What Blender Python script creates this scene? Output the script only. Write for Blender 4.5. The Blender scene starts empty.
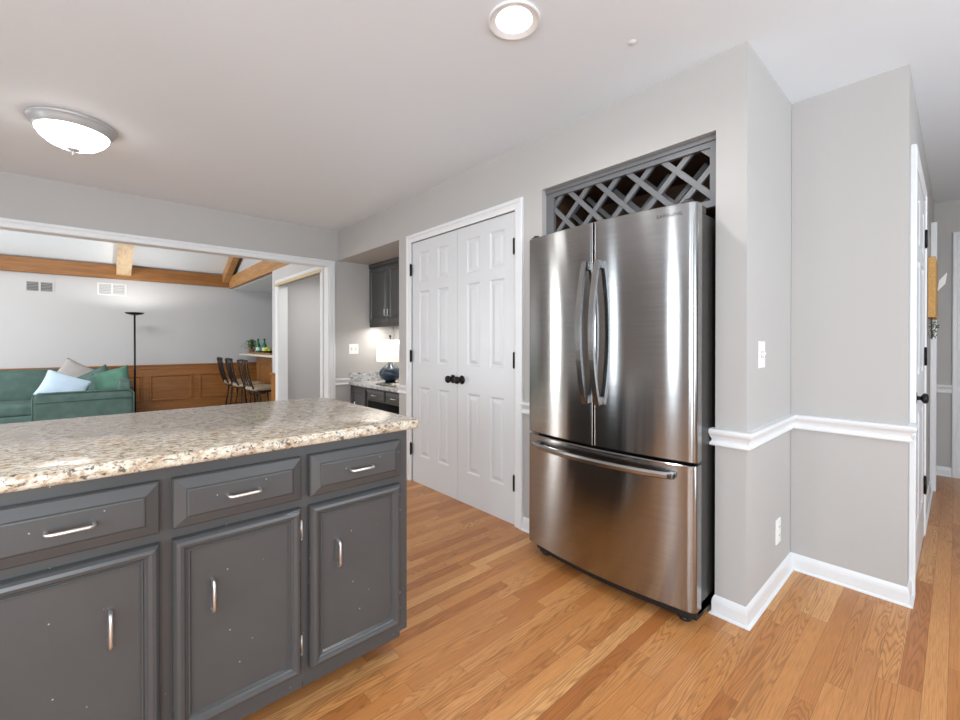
import bpy, bmesh, math, random
from mathutils import Vector, Matrix

# ------------------------------------------------------------------ camera, world, main lights, exposure
scn = bpy.context.scene
COL = scn.collection
cam_data = bpy.data.cameras.new('camera'); cam = bpy.data.objects.new('camera', cam_data); COL.objects.link(cam)
YAW, PIT, FPX, CY, EYE = 0.7295, 0.005, 427.7, 344.92, 1.1925
cam_data.sensor_width = 36.0; cam_data.sensor_fit = 'HORIZONTAL'
cam_data.lens = FPX / 960 * 36
cam_data.shift_y = -(360 - CY) / 960
cam_data.clip_start = 0.02
cam.location = (0, 0, EYE)
cam.rotation_euler = (math.pi / 2 - PIT, 0, -YAW)
scn.camera = cam

scn.view_settings.view_transform = 'Standard'
scn.view_settings.look = 'None'
scn.view_settings.gamma = 1.0
scn.view_settings.use_curve_mapping = False
scn.view_settings.exposure = 0.12

world = bpy.data.worlds.new('sky'); scn.world = world; world.use_nodes = True
world.node_tree.nodes['Background'].inputs[0].default_value = (0.75, 0.86, 1.0, 1)
world.node_tree.nodes['Background'].inputs[1].default_value = 1.0

def area(name, loc, rot, sx, sy, power, color=(1, 1, 1), spread=math.pi):
    d = bpy.data.lights.new(name, 'AREA'); d.shape = 'RECTANGLE'; d.size = sx; d.size_y = sy
    d.energy = power; d.color = color; d.spread = spread
    o = bpy.data.objects.new(name, d); COL.objects.link(o); o.location = loc; o.rotation_euler = rot
    return o
def spot(name, loc, power, color=(1, .95, .88), angle=150, blend=.8, r=.06, rot=(0, 0, 0)):
    d = bpy.data.lights.new(name, 'SPOT'); d.energy = power; d.color = color; d.spot_size = math.radians(angle)
    d.spot_blend = blend; d.shadow_soft_size = r
    o = bpy.data.objects.new(name, d); COL.objects.link(o); o.location = loc; o.rotation_euler = rot
    return o
def point(name, loc, power, color=(1, .95, .88), r=.08):
    d = bpy.data.lights.new(name, 'POINT'); d.energy = power; d.color = color; d.shadow_soft_size = r
    o = bpy.data.objects.new(name, d); COL.objects.link(o); o.location = loc
    return o
R90 = math.pi / 2
# daylight and added fill through the openings of unseen windows
DAY = (.84, .93, 1.0)
area('daylight_west_a', (-2.78, 1.32, 1.45), (R90, 0, -R90), .24, 1.3, 12, DAY)
area('daylight_west_b', (-2.78, 3.25, 1.45), (R90, 0, -R90), .26, 1.3, 9, DAY)
area('daylight_west_c', (-2.76, -.55, 1.45), (R90 + .35, 0, -R90), 1.5, 1.3, 75, DAY)  # fill through an added unseen window, brightens the walls facing west
area('daylight_south_a', (-1.1, -2.16, 1.25), (R90 + .45, 0, 0), 1.9, 1.95, 95, DAY)
area('daylight_south_b', (1.9, -2.16, 1.25), (R90 + .45, 0, 0), 1.9, 1.95, 42, DAY)
area('daylight_family_room', (-3.98, 8.05, 1.3), (R90, 0, -R90), .9, 1.8, 100, (1, .985, .96))  # general fill for the family room through an added unseen window

# ------------------------------------------------------------------ node helpers and materials
class NB:
    def __init__(s, name):
        s.m = bpy.data.materials.new(name); s.m.use_nodes = True; s.t = s.m.node_tree; s.n = s.t.nodes
        s.b = s.n['Principled BSDF']
    def new(s, typ, **kw):
        n = s.n.new(typ)
        for k, v in kw.items(): setattr(n, k, v)
        return n
    def put(s, sock, v):
        if hasattr(v, 'links'): s.t.links.new(v, sock)
        elif isinstance(v, (tuple, list)) and len(v) == 3 and sock.type == 'RGBA': sock.default_value = (*v, 1)
        else: sock.default_value = v
    def math(s, op, a, b=0.0, c=None):
        n = s.new('ShaderNodeMath', operation=op); s.put(n.inputs[0], a); s.put(n.inputs[1], b)
        if c is not None: s.put(n.inputs[2], c)
        return n.outputs[0]
    def mix(s, f, a, b, mode='MIX'):
        n = s.new('ShaderNodeMix', data_type='RGBA', blend_type=mode)
        s.put(n.inputs[0], f); s.put(n.inputs[6], a); s.put(n.inputs[7], b)
        return n.outputs[2]
    def ramp(s, f, stops, interp='LINEAR'):
        n = s.new('ShaderNodeValToRGB'); r = n.color_ramp; r.interpolation = interp
        while len(r.elements) < len(stops): r.elements.new(.5)
        for e, (p, c) in zip(r.elements, stops): e.position = p; e.color = (*c, 1) if len(c) == 3 else c
        s.put(n.inputs[0], f); return n.outputs[0]
    def coord(s, scale=(1, 1, 1), rot=(0, 0, 0), which='Object'):
        tc = s.new('ShaderNodeTexCoord'); mp = s.new('ShaderNodeMapping')
        s.t.links.new(tc.outputs[which], mp.inputs[0]); mp.inputs['Scale'].default_value = scale; mp.inputs['Rotation'].default_value = rot
        return mp.outputs[0]
    def noise(s, v, scale, detail=3, rough=.5, dist=0):
        n = s.new('ShaderNodeTexNoise'); s.put(n.inputs['Vector'], v); n.inputs['Scale'].default_value = scale
        n.inputs['Detail'].default_value = detail; n.inputs['Roughness'].default_value = rough; n.inputs['Distortion'].default_value = dist
        return n.outputs['Fac']
    def bump(s, h, strength=.2, dist=.002):
        n = s.new('ShaderNodeBump'); n.inputs['Strength'].default_value = strength; n.inputs['Distance'].default_value = dist
        s.put(n.inputs['Height'], h); s.put(s.b.inputs['Normal'], n.outputs[0])
    def base(s, c): s.put(s.b.inputs['Base Color'], c)
    def set(s, **kw):
        for k, v in kw.items(): s.put(s.b.inputs[k.replace('_', ' ').title() if k not in ('IOR',) else k], v)

M = {}
def flat(name, col, rough=.5, metal=0.0, var=.04, scale=6, bump=0, bscale=200, bdist=.0005, spec=.5):
    nb = NB(name); co = nb.coord()
    f = nb.noise(co, scale, 3)
    a = tuple(c * (1 - var) for c in col); b = tuple(min(1, c * (1 + var)) for c in col)
    nb.base(nb.ramp(f, [(.3, a), (.7, b)]))
    nb.set(roughness=rough, metallic=metal)
    nb.b.inputs['Specular IOR Level'].default_value = spec
    if bump: nb.bump(nb.noise(co, bscale, 2), bump, bdist)
    M[name] = nb.m; return nb
def emis(name, col, strength, base=(.9, .9, .9)):
    nb = NB(name); nb.base(base); nb.set(roughness=.4)
    nb.b.inputs['Emission Color'].default_value = (*col, 1); nb.b.inputs['Emission Strength'].default_value = strength
    # a soft mottling of the diffuser
    f = nb.noise(nb.coord(), 8, 2); nb.put(nb.b.inputs['Emission Strength'], nb.math('MULTIPLY_ADD', f, strength * .1, strength * .95))
    M[name] = nb.m

flat('wall_paint', (.475, .46, .445), .65, var=.012, scale=1.5, bump=.15, bscale=90, spec=.3)
flat('family_paint', (.55, .55, .56), .65, var=.012, scale=1.5, bump=.15, bscale=90, spec=.3)
flat('ceiling_paint', (.77, .82, .87), .75, var=.01, scale=1.2, bump=.15, bscale=80, spec=.2)
flat('white_trim', (.76, .77, .78), .32, var=.01, scale=4)
flat('door_white', (.66, .675, .69), .34, var=.01, scale=4)
nb = flat('cabinet_grey', (.064, .0635, .0635), .27, var=.05, scale=5)
v_ = nb.new('ShaderNodeTexVoronoi'); nb.t.links.new(nb.coord(), v_.inputs['Vector']); v_.inputs['Scale'].default_value = 34
sep_ = nb.new('ShaderNodeSeparateColor'); nb.t.links.new(v_.outputs['Color'], sep_.inputs[0])
chip = nb.math('MULTIPLY', nb.math('LESS_THAN', v_.outputs['Distance'], .06), nb.math('GREATER_THAN', sep_.outputs[0], .66))
old = nb.b.inputs['Base Color'].links[0].from_socket
nb.base(nb.mix(chip, old, (.33, .33, .33)))
flat('rack_grey', (.15, .15, .155), .4, var=.06, scale=5)
flat('black_metal', (.012, .012, .013), .35, metal=.6, var=.1)
flat('black_plastic', (.01, .01, .011), .4, var=.1)
flat('fridge_side', (.045, .042, .04), .35, metal=.5, var=.05)
flat('nickel', (.74, .74, .74), .38, metal=1.0, var=.03)
flat('light_trim', (.78, .78, .78), .35, var=.02)
flat('satin_ring', (.50, .50, .50), .35, metal=.3, var=.03)
flat('outlet_white', (.85, .85, .83), .35, var=.01)
flat('slot_dark', (.05, .05, .05), .5, var=.05)
flat('carpet', (.40, .36, .31), .95, var=.1, scale=60, bump=.6, bscale=300, bdist=.003)
flat('sofa_green', (.075, .130, .115), .9, var=.16, scale=9, bump=.4, bscale=260, bdist=.002)
flat('pillow_green', (.075, .18, .135), .9, var=.16, scale=9, bump=.4, bscale=260, bdist=.002)
flat('pillow_blue', (.50, .64, .78), .9, var=.05, scale=12, bump=.4, bscale=260, bdist=.002)
flat('pillow_grey', (.40, .38, .37), .9, var=.08, scale=12, bump=.4, bscale=260, bdist=.002)
flat('stool_metal', (.035, .026, .022), .35, metal=.5, var=.1)
flat('stool_seat', (.33, .26, .18), .8, var=.08, scale=20)
flat('bar_top', (.72, .69, .58), .25, var=.08, scale=30)
flat('bracket_grey', (.45, .45, .47), .4, var=.04)
flat('lemon', (.85, .74, .04), .45, var=.06, scale=30)
flat('terracotta', (.30, .12, .06), .7, var=.1, scale=30)
flat('leaf', (.06, .16, .035), .5, var=.3, scale=30)
flat('vent_grey', (.42, .42, .42), .4, var=.04)
flat('vent_white', (.72, .72, .73), .4, var=.02)
flat('vent_dark', (.10, .10, .10), .6, var=.04)
flat('lamp_blue', (.028, .045, .068), .12, var=.25, scale=14)
flat('cork', (.60, .35, .13), .9, var=.12, scale=90, bump=.4, bscale=300)
flat('paper', (.86, .86, .84), .7, var=.02)
flat('book_dark', (.05, .045, .045), .5, var=.2)
flat('book_page', (.74, .66, .58), .6, var=.1, scale=25)
flat('logo_dark', (.06, .06, .06), .4, var=.02)
flat('jamb_shade', (.66, .66, .66), .4, var=.01)
flat('gold_trim', (.62, .50, .30), .35, metal=.15, var=.06)  # casing moulding with warm lamp light painted into its colour
flat('wreath_green', (.10, .12, .07), .7, var=.4, scale=60)
nb = flat('bottle_green', (.01, .30, .13), .08, var=.1); nb.b.inputs['Transmission Weight'].default_value = .35
nb = flat('label_white', (.7, .75, .7), .5, var=.05)
nb = flat('shade_fabric', (.85, .80, .70), .8, var=.02, scale=50)
nb.b.inputs['Emission Color'].default_value = (1, .94, .86, 1); nb.b.inputs['Emission Strength'].default_value = .62
emis('bulb_white', (1, .98, .95), 5.0)
emis('dome_glass', (1, .985, .96), 8)
emis('torch_glow', (1, .97, .92), 6.0)
emis('led_strip', (1, .96, .9), 1.6)

def wood(name, c0, c1, c2, axis='X', rough=.4, sc=1.0, clear=0):
    nb = NB(name)
    s = {'X': (.7, 9, 9), 'Y': (9, .7, 9), 'Z': (9, 9, .7)}[axis]
    co = nb.coord(tuple(k * sc for k in s))
    n1 = nb.noise(co, 2.2, 5, .6, .8); n2 = nb.noise(co, 9, 3, .6, .3)
    f = nb.math('MULTIPLY_ADD', n2, .35, nb.math('MULTIPLY', n1, .75))
    nb.base(nb.ramp(f, [(.30, c0), (.52, c1), (.74, c2)])); nb.set(roughness=rough)
    nb.bump(n2, .15, .001); M[name] = nb.m
wood('wainscot_wood', (.19, .068, .014), (.30, .115, .025), (.40, .17, .045), 'X', .38)
wood('bar_wood', (.15, .058, .014), (.24, .10, .026), (.33, .15, .042), 'Z', .4)
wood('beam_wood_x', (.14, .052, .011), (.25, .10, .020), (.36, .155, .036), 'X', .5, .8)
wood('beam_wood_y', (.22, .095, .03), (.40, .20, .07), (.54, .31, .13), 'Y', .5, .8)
wood('pale_wood', (.42, .26, .13), (.60, .44, .27), (.72, .58, .40), 'Y', .5, .8)  # lighter beam wood, glow of the floor lamp put into the colour
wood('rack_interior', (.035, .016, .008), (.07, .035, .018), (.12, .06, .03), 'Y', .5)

# plank floor: strips run along X
def floor_mat():
    nb = NB('oak_floor'); tc = nb.new('ShaderNodeTexCoord'); sep = nb.new('ShaderNodeSeparateXYZ')
    nb.t.links.new(tc.outputs['Object'], sep.inputs[0]); X, Y = sep.outputs[0], sep.outputs[1]
    W = .0572
    ry = nb.math('DIVIDE', nb.math('ADD', Y, 20), W); row = nb.math('FLOOR', ry); fy = nb.math('FRACT', ry)
    wn = nb.new('ShaderNodeTexWhiteNoise', noise_dimensions='1D'); nb.put(wn.inputs['W'], row)
    off = nb.math('MULTIPLY', wn.outputs['Value'], 7.3)
    # board length differs from row to row
    wl = nb.new('ShaderNodeTexWhiteNoise', noise_dimensions='1D'); nb.put(wl.inputs['W'], nb.math('ADD', row, 517.3))
    ln = nb.math('MULTIPLY_ADD', wl.outputs['Value'], .55, .50)
    rx = nb.math('DIVIDE', nb.math('ADD', nb.math('ADD', X, 20), off), ln); cx = nb.math('FLOOR', rx); fx = nb.math('FRACT', rx)
    cmb = nb.new('ShaderNodeCombineXYZ'); nb.put(cmb.inputs[0], cx); nb.put(cmb.inputs[1], row)
    w3 = nb.new('ShaderNodeTexWhiteNoise', noise_dimensions='3D'); nb.put(w3.inputs['Vector'], cmb.outputs[0])
    sc_ = nb.new('ShaderNodeSeparateColor'); nb.t.links.new(w3.outputs['Color'], sc_.inputs[0]); wl2 = sc_.outputs[1]
    idv = w3.outputs['Value']; idc = w3.outputs['Color']
    # grain coordinates, offset per board
    vm = nb.new('ShaderNodeVectorMath', operation='MULTIPLY_ADD'); nb.t.links.new(idc, vm.inputs[0]); vm.inputs[1].default_value = (31, 17, 23)
    nb.t.links.new(tc.outputs['Object'], vm.inputs[2])
    mp = nb.new('ShaderNodeMapping'); nb.t.links.new(vm.outputs[0], mp.inputs[0]); mp.inputs['Scale'].default_value = (1.0, 13, 1)
    # cathedral figure: contour lines of a slow stretched noise
    slow = nb.noise(mp.outputs[0], 1.1, 2, .45, .3)
    rings = nb.math('SINE', nb.math('MULTIPLY', slow, 150))
    rings = nb.math('POWER', nb.math('MULTIPLY_ADD', rings, .5, .5), 2.5)
    mp2 = nb.new('ShaderNodeMapping'); nb.t.links.new(vm.outputs[0], mp2.inputs[0]); mp2.inputs['Scale'].default_value = (4, 120, 1)
    fine = nb.noise(mp2.outputs[0], 2.5, 4, .65)
    tone = nb.ramp(idv, [(0, (.42, .150, .042)), (.12, (.50, .200, .060)), (.5, (.58, .255, .082)), (.85, (.64, .30, .105)), (1, (.72, .38, .15))])
    str_ = nb.math('MULTIPLY', nb.math('GREATER_THAN', wl2, .55), .45)
    c = nb.mix(nb.math('MULTIPLY', rings, nb.math('ADD', str_, .04)), tone, (.20, .075, .022), 'MIX')
    c = nb.mix(nb.math('MULTIPLY', nb.ramp(fine, [(.42, (0, 0, 0)), (.72, (1, 1, 1))]), .55), c, (.27, .105, .035))
    blotch = nb.noise(mp.outputs[0], .8, 2)
    c = nb.mix(nb.math('MULTIPLY', nb.ramp(blotch, [(.55, (0, 0, 0)), (.8, (1, 1, 1))]), .4), c, (.30, .12, .045))
    gy = nb.math('LESS_THAN', nb.math('ABSOLUTE', nb.math('SUBTRACT', fy, .5)), .488)
    gx = nb.math('GREATER_THAN', nb.math('MULTIPLY', fx, ln), .0016)
    gap = nb.math('MULTIPLY', gx, gy)
    c = nb.mix(nb.math('MULTIPLY', nb.math('SUBTRACT', 1, gap), .6), c, (.12, .05, .018))
    nb.base(c); nb.put(nb.b.inputs['Roughness'], nb.math('MULTIPLY_ADD', fine, .12, .24))
    nb.b.inputs['Specular IOR Level'].default_value = .4
    nb.bump(nb.math('ADD', nb.math('MULTIPLY', gap, .6), nb.math('MULTIPLY', fine, .15)), .3, .0008)
    M['oak_floor'] = nb.m
floor_mat()

def granite(name, base, warm, dark, white, sc=1.0):
    nb = NB(name); co = nb.coord((1, 1, 1), (.4, .3, .5)); st = nb.coord((.8, 1.35, 1.1), (.3, .2, .9))
    n1 = nb.noise(st, 52 * sc, 4, .6, .3); n0 = nb.noise(co, 6 * sc, 3, .5, .3)
    c = nb.ramp(n1, [(.36, warm), (.48, base), (.62, white)])
    c = nb.mix(nb.math('MULTIPLY', nb.ramp(n0, [(.5, (0, 0, 0)), (.7, (1, 1, 1))]), .35), c, warm)
    for s_, lo, col, k in ((70, .59, dark, .85), (125, .60, dark, .85), (85, .585, warm, .75), (60, .63, (dark[0] * 2.2, dark[1] * 1.9, dark[2] * 1.6), .8)):
        f = nb.ramp(nb.noise(st, s_ * sc, 3, .55, .4), [(lo, (0, 0, 0)), (lo + .05, (1, 1, 1))])
        c = nb.mix(nb.math('MULTIPLY', f, k), c, col)
    nb.base(c); nb.set(roughness=.17); nb.b.inputs['Specular IOR Level'].default_value = .5
    M[name] = nb.m
granite('granite_beige', (.53, .46, .36), (.37, .25, .155), (.06, .04, .03), (.66, .62, .53))
granite('granite_white', (.55, .55, .54), (.36, .35, .35), (.10, .10, .11), (.68, .68, .68), .55)

def steel():
    nb = NB('brushed_steel'); co = nb.coord((.6, .6, 60)); f = nb.noise(co, 8, 4, .6)
    nb.base(nb.ramp(f, [(.35, (.33, .33, .33)), (.65, (.40, .40, .40))])); nb.set(metallic=1.0)
    nb.put(nb.b.inputs['Roughness'], nb.math('MULTIPLY_ADD', f, .03, .135))
    nb.b.inputs['Anisotropic'].default_value = .98
    tg = nb.new('ShaderNodeTangent', direction_type='RADIAL', axis='Z'); nb.t.links.new(tg.outputs[0], nb.b.inputs['Tangent'])
    nb.b.inputs['Anisotropic Rotation'].default_value = .25
    M['brushed_steel'] = nb.m
steel()
flat('handle_steel', (.36, .36, .36), .24, metal=1.0, var=.03)

# ------------------------------------------------------------------ mesh helpers
def V(*a): return Vector(a)
class MB:
    def __init__(s): s.bm = bmesh.new(); s.sm = False
    def box(s, x0, x1, y0, y1, z0, z1, bev=0, seg=2):
        b = bmesh.new(); bmesh.ops.create_cube(b, size=1)
        for v in b.verts: v.co = V(x0 + (v.co.x + .5) * (x1 - x0), y0 + (v.co.y + .5) * (y1 - y0), z0 + (v.co.z + .5) * (z1 - z0))
        if bev: bmesh.ops.bevel(b, geom=b.edges[:], offset=bev, segments=seg, affect='EDGES', profile=.5)
        s.merge(b); return s
    def merge(s, b, mat=None):
        if mat is not None: bmesh.ops.transform(b, matrix=mat, verts=b.verts)
        me = bpy.data.meshes.new('tmp'); b.to_mesh(me); b.free(); s.bm.from_mesh(me); bpy.data.meshes.remove(me)
    def obox(s, mat, sx, sy, sz, bev=0):            # centred oriented box
        b = bmesh.new(); bmesh.ops.create_cube(b, size=1)
        for v in b.verts: v.co = V(v.co.x * sx, v.co.y * sy, v.co.z * sz)
        if bev: bmesh.ops.bevel(b, geom=b.edges[:], offset=bev, segments=2, affect='EDGES', profile=.5)
        s.merge(b, mat); return s
    def bar(s, a, b, w, t, up=(0, 0, 1), bev=0):     # rectangular bar from a to b
        a, b = Vector(a), Vector(b); d = (b - a); L = d.length; d.normalize(); u = Vector(up)
        x = u.cross(d); x.normalize(); u = d.cross(x)
        m = Matrix((( x.x, u.x, d.x, (a.x + b.x) / 2), (x.y, u.y, d.y, (a.y + b.y) / 2), (x.z, u.z, d.z, (a.z + b.z) / 2), (0, 0, 0, 1)))
        return s.obox(m, w, t, L, bev)
    def tube(s, pts, r, seg=10, closed=False, sy=1.0):
        pts = [Vector(p) for p in pts]; n = len(pts); rings = []; rr = r if isinstance(r, (list, tuple)) else [r] * n
        prev = None
        for i, p in enumerate(pts):
            if closed: t = pts[(i + 1) % n] - pts[i - 1]
            else: t = pts[min(i + 1, n - 1)] - pts[max(i - 1, 0)]
            t.normalize()
            if prev is None:
                a = V(0, 0, 1) if abs(t.z) < .9 else V(1, 0, 0)
                x = a.cross(t).normalized()
            else: x = (prev - t * prev.dot(t)).normalized()
            prev = x; y = t.cross(x)
            rings.append([s.bm.verts.new(p + (x * math.cos(k * 2 * math.pi / seg) + y * math.sin(k * 2 * math.pi / seg) * sy) * rr[i]) for k in range(seg)])
        for i in range(n if closed else n - 1):
            A, B = rings[i], rings[(i + 1) % n]
            for k in range(seg):
                f = s.bm.faces.new((A[k], A[(k + 1) % seg], B[(k + 1) % seg], B[k])); f.smooth = True
        if not closed:
            s.bm.faces.new(rings[0][::-1]); s.bm.faces.new(rings[-1])
        return s
    def lathe(s, c, prof, seg=40, mat=None):          # prof: (r, z) list
        c = Vector(c); rings = []
        for r, z in prof:
            if r < 1e-6: rings.append([s.bm.verts.new(c + V(0, 0, z))])
            else: rings.append([s.bm.verts.new(c + V(r * math.cos(k * 2 * math.pi / seg), r * math.sin(k * 2 * math.pi / seg), z)) for k in range(seg)])
        for A, B in zip(rings, rings[1:]):
            for k in range(seg):
                k2 = (k + 1) % seg
                if len(A) == 1 and len(B) == 1: continue
                if len(A) == 1: f = s.bm.faces.new((A[0], B[k2], B[k]))
                elif len(B) == 1: f = s.bm.faces.new((A[k], A[k2], B[0]))
                else: f = s.bm.faces.new((A[k], A[k2], B[k2], B[k]))
                f.smooth = True
        if mat is not None:
            vs = [v for r_ in rings for v in r_]; bmesh.ops.transform(s.bm, matrix=mat, verts=vs)
        return s
    def prism(s, pts, z0, z1, smooth=False):           # plan polygon extruded
        a = [s.bm.verts.new((p[0], p[1], z0)) for p in pts]; b = [s.bm.verts.new((p[0], p[1], z1)) for p in pts]; n = len(pts)
        s.bm.faces.new(a[::-1]); s.bm.faces.new(b)
        for i in range(n):
            f = s.bm.faces.new((a[i], a[(i + 1) % n], b[(i + 1) % n], b[i])); f.smooth = smooth
        return s
    def panel(s, o, u, v, n, w, h, prof, cap=True):    # mitred rings: prof = [(inset, height)...] on rectangle w x h
        o, u, v, n = Vector(o), Vector(u), Vector(v), Vector(n); rings = []
        for ins, ht in prof:
            rings.append([s.bm.verts.new(o + u * a + v * b + n * ht) for a, b in ((ins, ins), (w - ins, ins), (w - ins, h - ins), (ins, h - ins))])
        for A, B in zip(rings, rings[1:]):
            for k in range(4): s.bm.faces.new((A[k], A[(k + 1) % 4], B[(k + 1) % 4], B[k]))
        if cap: s.bm.faces.new(rings[-1])
        return s
    def quad(s, *p): s.bm.faces.new([s.bm.verts.new(q) for q in p]); return s
    def grid(s, fn, nu, nv, closed_u=False, closed_v=False):
        g = [[s.bm.verts.new(fn(i / nu, j / nv)) for j in range(nv + (0 if closed_v else 1))] for i in range(nu + (0 if closed_u else 1))]
        NU, NV = len(g), len(g[0])
        for i in range(nu):
            for j in range(nv):
                f = s.bm.faces.new((g[i][j], g[(i + 1) % NU][j], g[(i + 1) % NU][(j + 1) % NV], g[i][(j + 1) % NV])); f.smooth = True
        return s
    def superbox(s, c, hx, hy, hz, e=4.0, n=20, mat=None, puff=0):   # soft cushion block
        b = bmesh.new(); bmesh.ops.create_cube(b, size=2); bmesh.ops.subdivide_edges(b, edges=b.edges[:], cuts=n // 2, use_grid_fill=True)
        for v in b.verts:
            p = v.co; q = (abs(p.x) ** e + abs(p.y) ** e + abs(p.z) ** e) ** (1 / e); p = p / q
            v.co = V(p.x * hx, p.y * hy, p.z * hz)
            if puff: v.co.z += (1 if p.z > 0 else -1) * puff * max(0, 1 - p.x ** 2) * max(0, 1 - p.y ** 2) * abs(p.z)
        for f in b.faces: f.smooth = True
        m = Matrix.Translation(Vector(c)) @ (mat or Matrix.Identity(4)); s.merge(b, m); return s
    def pillow(s, c, w, h, t, mat=None, n=18):        # square scatter pillow with pinched corners
        for sg in (1, -1):
            def fn(a, b_, sg=sg):
                x, y = 2 * a - 1, 2 * b_ - 1
                k = 1 - .07 * (1 - x * x) * (y * y) * 1.0; l = 1 - .07 * (1 - y * y) * (x * x)
                z = t / 2 * ((1 - x ** 4) * (1 - y ** 4)) ** .5 * (.75 + .25 * math.cos(x * 1.3) * math.cos(y * 1.3))
                p = V(x * w / 2 * l, y * h / 2 * k, sg * z)
                return Matrix.Translation(Vector(c)) @ (mat or Matrix.Identity(4)) @ p
            s.grid(fn, n, n)
        return s
    def sweep(s, path, prof, side=1):                  # profile (out, z) along plan polyline, mitred
        P = [Vector((p[0], p[1])) for p in path]; n = len(P); rows = []
        for i in range(n):
            def nrm(a, b): d = (b - a).normalized(); return Vector((d.y, -d.x)) * side
            if i == 0: m = nrm(P[0], P[1])
            elif i == n - 1: m = nrm(P[-2], P[-1])
            else:
                n1, n2 = nrm(P[i - 1], P[i]), nrm(P[i], P[i + 1]); m = (n1 + n2); m = m / m.dot(n1)
            rows.append([s.bm.verts.new((P[i].x + m.x * o, P[i].y + m.y * o, z)) for o, z in prof])
        for A, B in zip(rows, rows[1:]):
            for k in range(len(prof) - 1): s.bm.faces.new((A[k], A[k + 1], B[k + 1], B[k]))
        for r in (rows[0], rows[-1]):
            try: s.bm.faces.new(r)
            except Exception: pass
        return s
    def build(s, name, mat, parent=None, smooth=False, angle=None, **props):
        bm = s.bm; bmesh.ops.remove_doubles(bm, verts=bm.verts, dist=1e-6); bmesh.ops.recalc_face_normals(bm, faces=bm.faces)
        if smooth:
            for f in bm.faces: f.smooth = True
        if smooth or angle:
            lim = angle or .6
            for e in bm.edges:
                if len(e.link_faces) == 2 and e.calc_face_angle(0) > lim: e.smooth = False
        me = bpy.data.meshes.new(name); bm.to_mesh(me); bm.free(); me.materials.append(M[mat])
        o = bpy.data.objects.new(name, me); COL.objects.link(o)
        if parent is not None:
            o.parent = parent; off = world_loc(parent)
            me.transform(Matrix.Translation(-off))
        else:                                         # origin to the base of the object
            xs = [v.co for v in me.vertices]
            c = V((min(v.x for v in xs) + max(v.x for v in xs)) / 2, (min(v.y for v in xs) + max(v.y for v in xs)) / 2, min(v.z for v in xs))
            if not props.get('keep'): me.transform(Matrix.Translation(-c)); o.location = c
        props.pop('keep', None)
        for k, v_ in props.items(): o[k] = v_
        return o
def world_loc(o):
    v = Vector((0, 0, 0))
    while o is not None: v = v + o.location; o = o.parent
    return v
def empty(name, loc, label, cat, group=None):
    o = bpy.data.objects.new(name, None); o.empty_display_size = .1; COL.objects.link(o); o.location = loc
    o['label'] = label; o['category'] = cat
    if group: o['group'] = group
    return o
def tag(o, label, cat, group=None):
    o['label'] = label; o['category'] = cat
    if group: o['group'] = group
    return o
def struct(name, mb, mat, parent=None, **k):
    o = mb.build(name, mat, parent, keep=True, **k)
    if parent is None: o['kind'] = 'structure'
    return o
def copy_tree(o, parent=None):
    c = o.copy(); COL.objects.link(c); c.parent = parent
    for ch in list(o.children): copy_tree(ch, c)
    return c

# ------------------------------------------------------------------ dimensions
H = 2.44; XF = 2.0056; YH = 4.638; Y1 = .585; X2 = 2.709; Y3 = .15; FL = -.17
XL, YB, XE = -2.8, -2.2, 5.6
NY0, NY1, NZ = .705, 1.681, 2.117             # fridge niche
DY0, DY1 = 3.326, YH                          # desk nook
NKZ, NKX = 2.11, 2.72
OPX, OPZ = 1.916, 2.050                       # cased opening to the family room

# ------------------------------------------------------------------ room shell
struct('floor', MB().box(XL, XE, YB, YH + .12, -.1, .012), 'oak_floor')
struct('ceiling', MB().box(XL, XE, YB, YH + .12, H, H + .1), 'ceiling_paint')
w = MB()                                       # wall that holds the fridge, the pantry doors and the desk nook
w.box(XF, XF + .70, Y1, NY0, 0, H)             # pier
w.box(XF, XF + .12, NY0, NY1, NZ, H)
w.box(XF, XF + .12, NY1, 1.892, 0, H)
w.box(XF, XF + .12, 1.892, 3.128, 2.047, H)
w.box(XF, XF + .12, 3.128, DY0, 0, H)
w.box(XF, XF + .12, DY0, DY1, NKZ, H)
struct('wall_east', w, 'wall_paint')
w = MB(); w.box(2.78, 2.9, NY0 - .12, NY1 + .12, 0, H); w.box(XF + .12, 2.78, NY1, NY1 + .03, 0, H)
struct('wall_niche', w, 'wall_paint')
w = MB(); w.box(NKX, NKX + .1, DY0 - .12, YH, 0, H); w.box(XF + .12, NKX, DY0 - .1, DY0, 0, H); w.box(XF + .12, NKX, DY0, YH, NKZ, H)
struct('wall_nook', w, 'wall_paint')
w = MB(); w.box(X2, X2 + .08, Y3, Y1, 0, H); w.box(X2 + .08, XE, Y3, Y3 + .1, 0, H)
w.bm.faces.ensure_lookup_table()
struct('wall_hall', w, 'wall_paint')
# end wall of the hall, back wall, left wall with their openings
struct('wall_hall_end', MB().box(XE, XE + .1, YB, Y3 + .1, 0, H), 'wall_paint')
def wall_with_holes(axis, at, th, a0, a1, z0, z1, holes, mb):
    holes = sorted(holes); prev = a0
    def bx(p, q, r, s_):
        if q - p < 1e-4 or s_ - r < 1e-4: return
        if axis == 'x': mb.box(at, at + th, p, q, r, s_)
        else: mb.box(p, q, at, at + th, r, s_)
    for (b0, b1, c0, c1) in holes:
        bx(prev, b0, z0, z1); bx(b0, b1, z0, c0); bx(b0, b1, c1, z1); prev = b1
    bx(prev, a1, z0, z1); return mb
struct('wall_west', wall_with_holes('x', XL - .12, .12, YB, YH, 0, H, [(-1.3, .2, .8, 2.1), (1.18, 1.46, .8, 2.1), (3.10, 3.40, .8, 2.1)], MB()), 'wall_paint')
struct('wall_south', wall_with_holes('y', YB - .12, .12, XL, XE, 0, H, [(-2.05, -.15, .3, 2.2), (.95, 2.85, .3, 2.2)], MB()), 'wall_paint')
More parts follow.
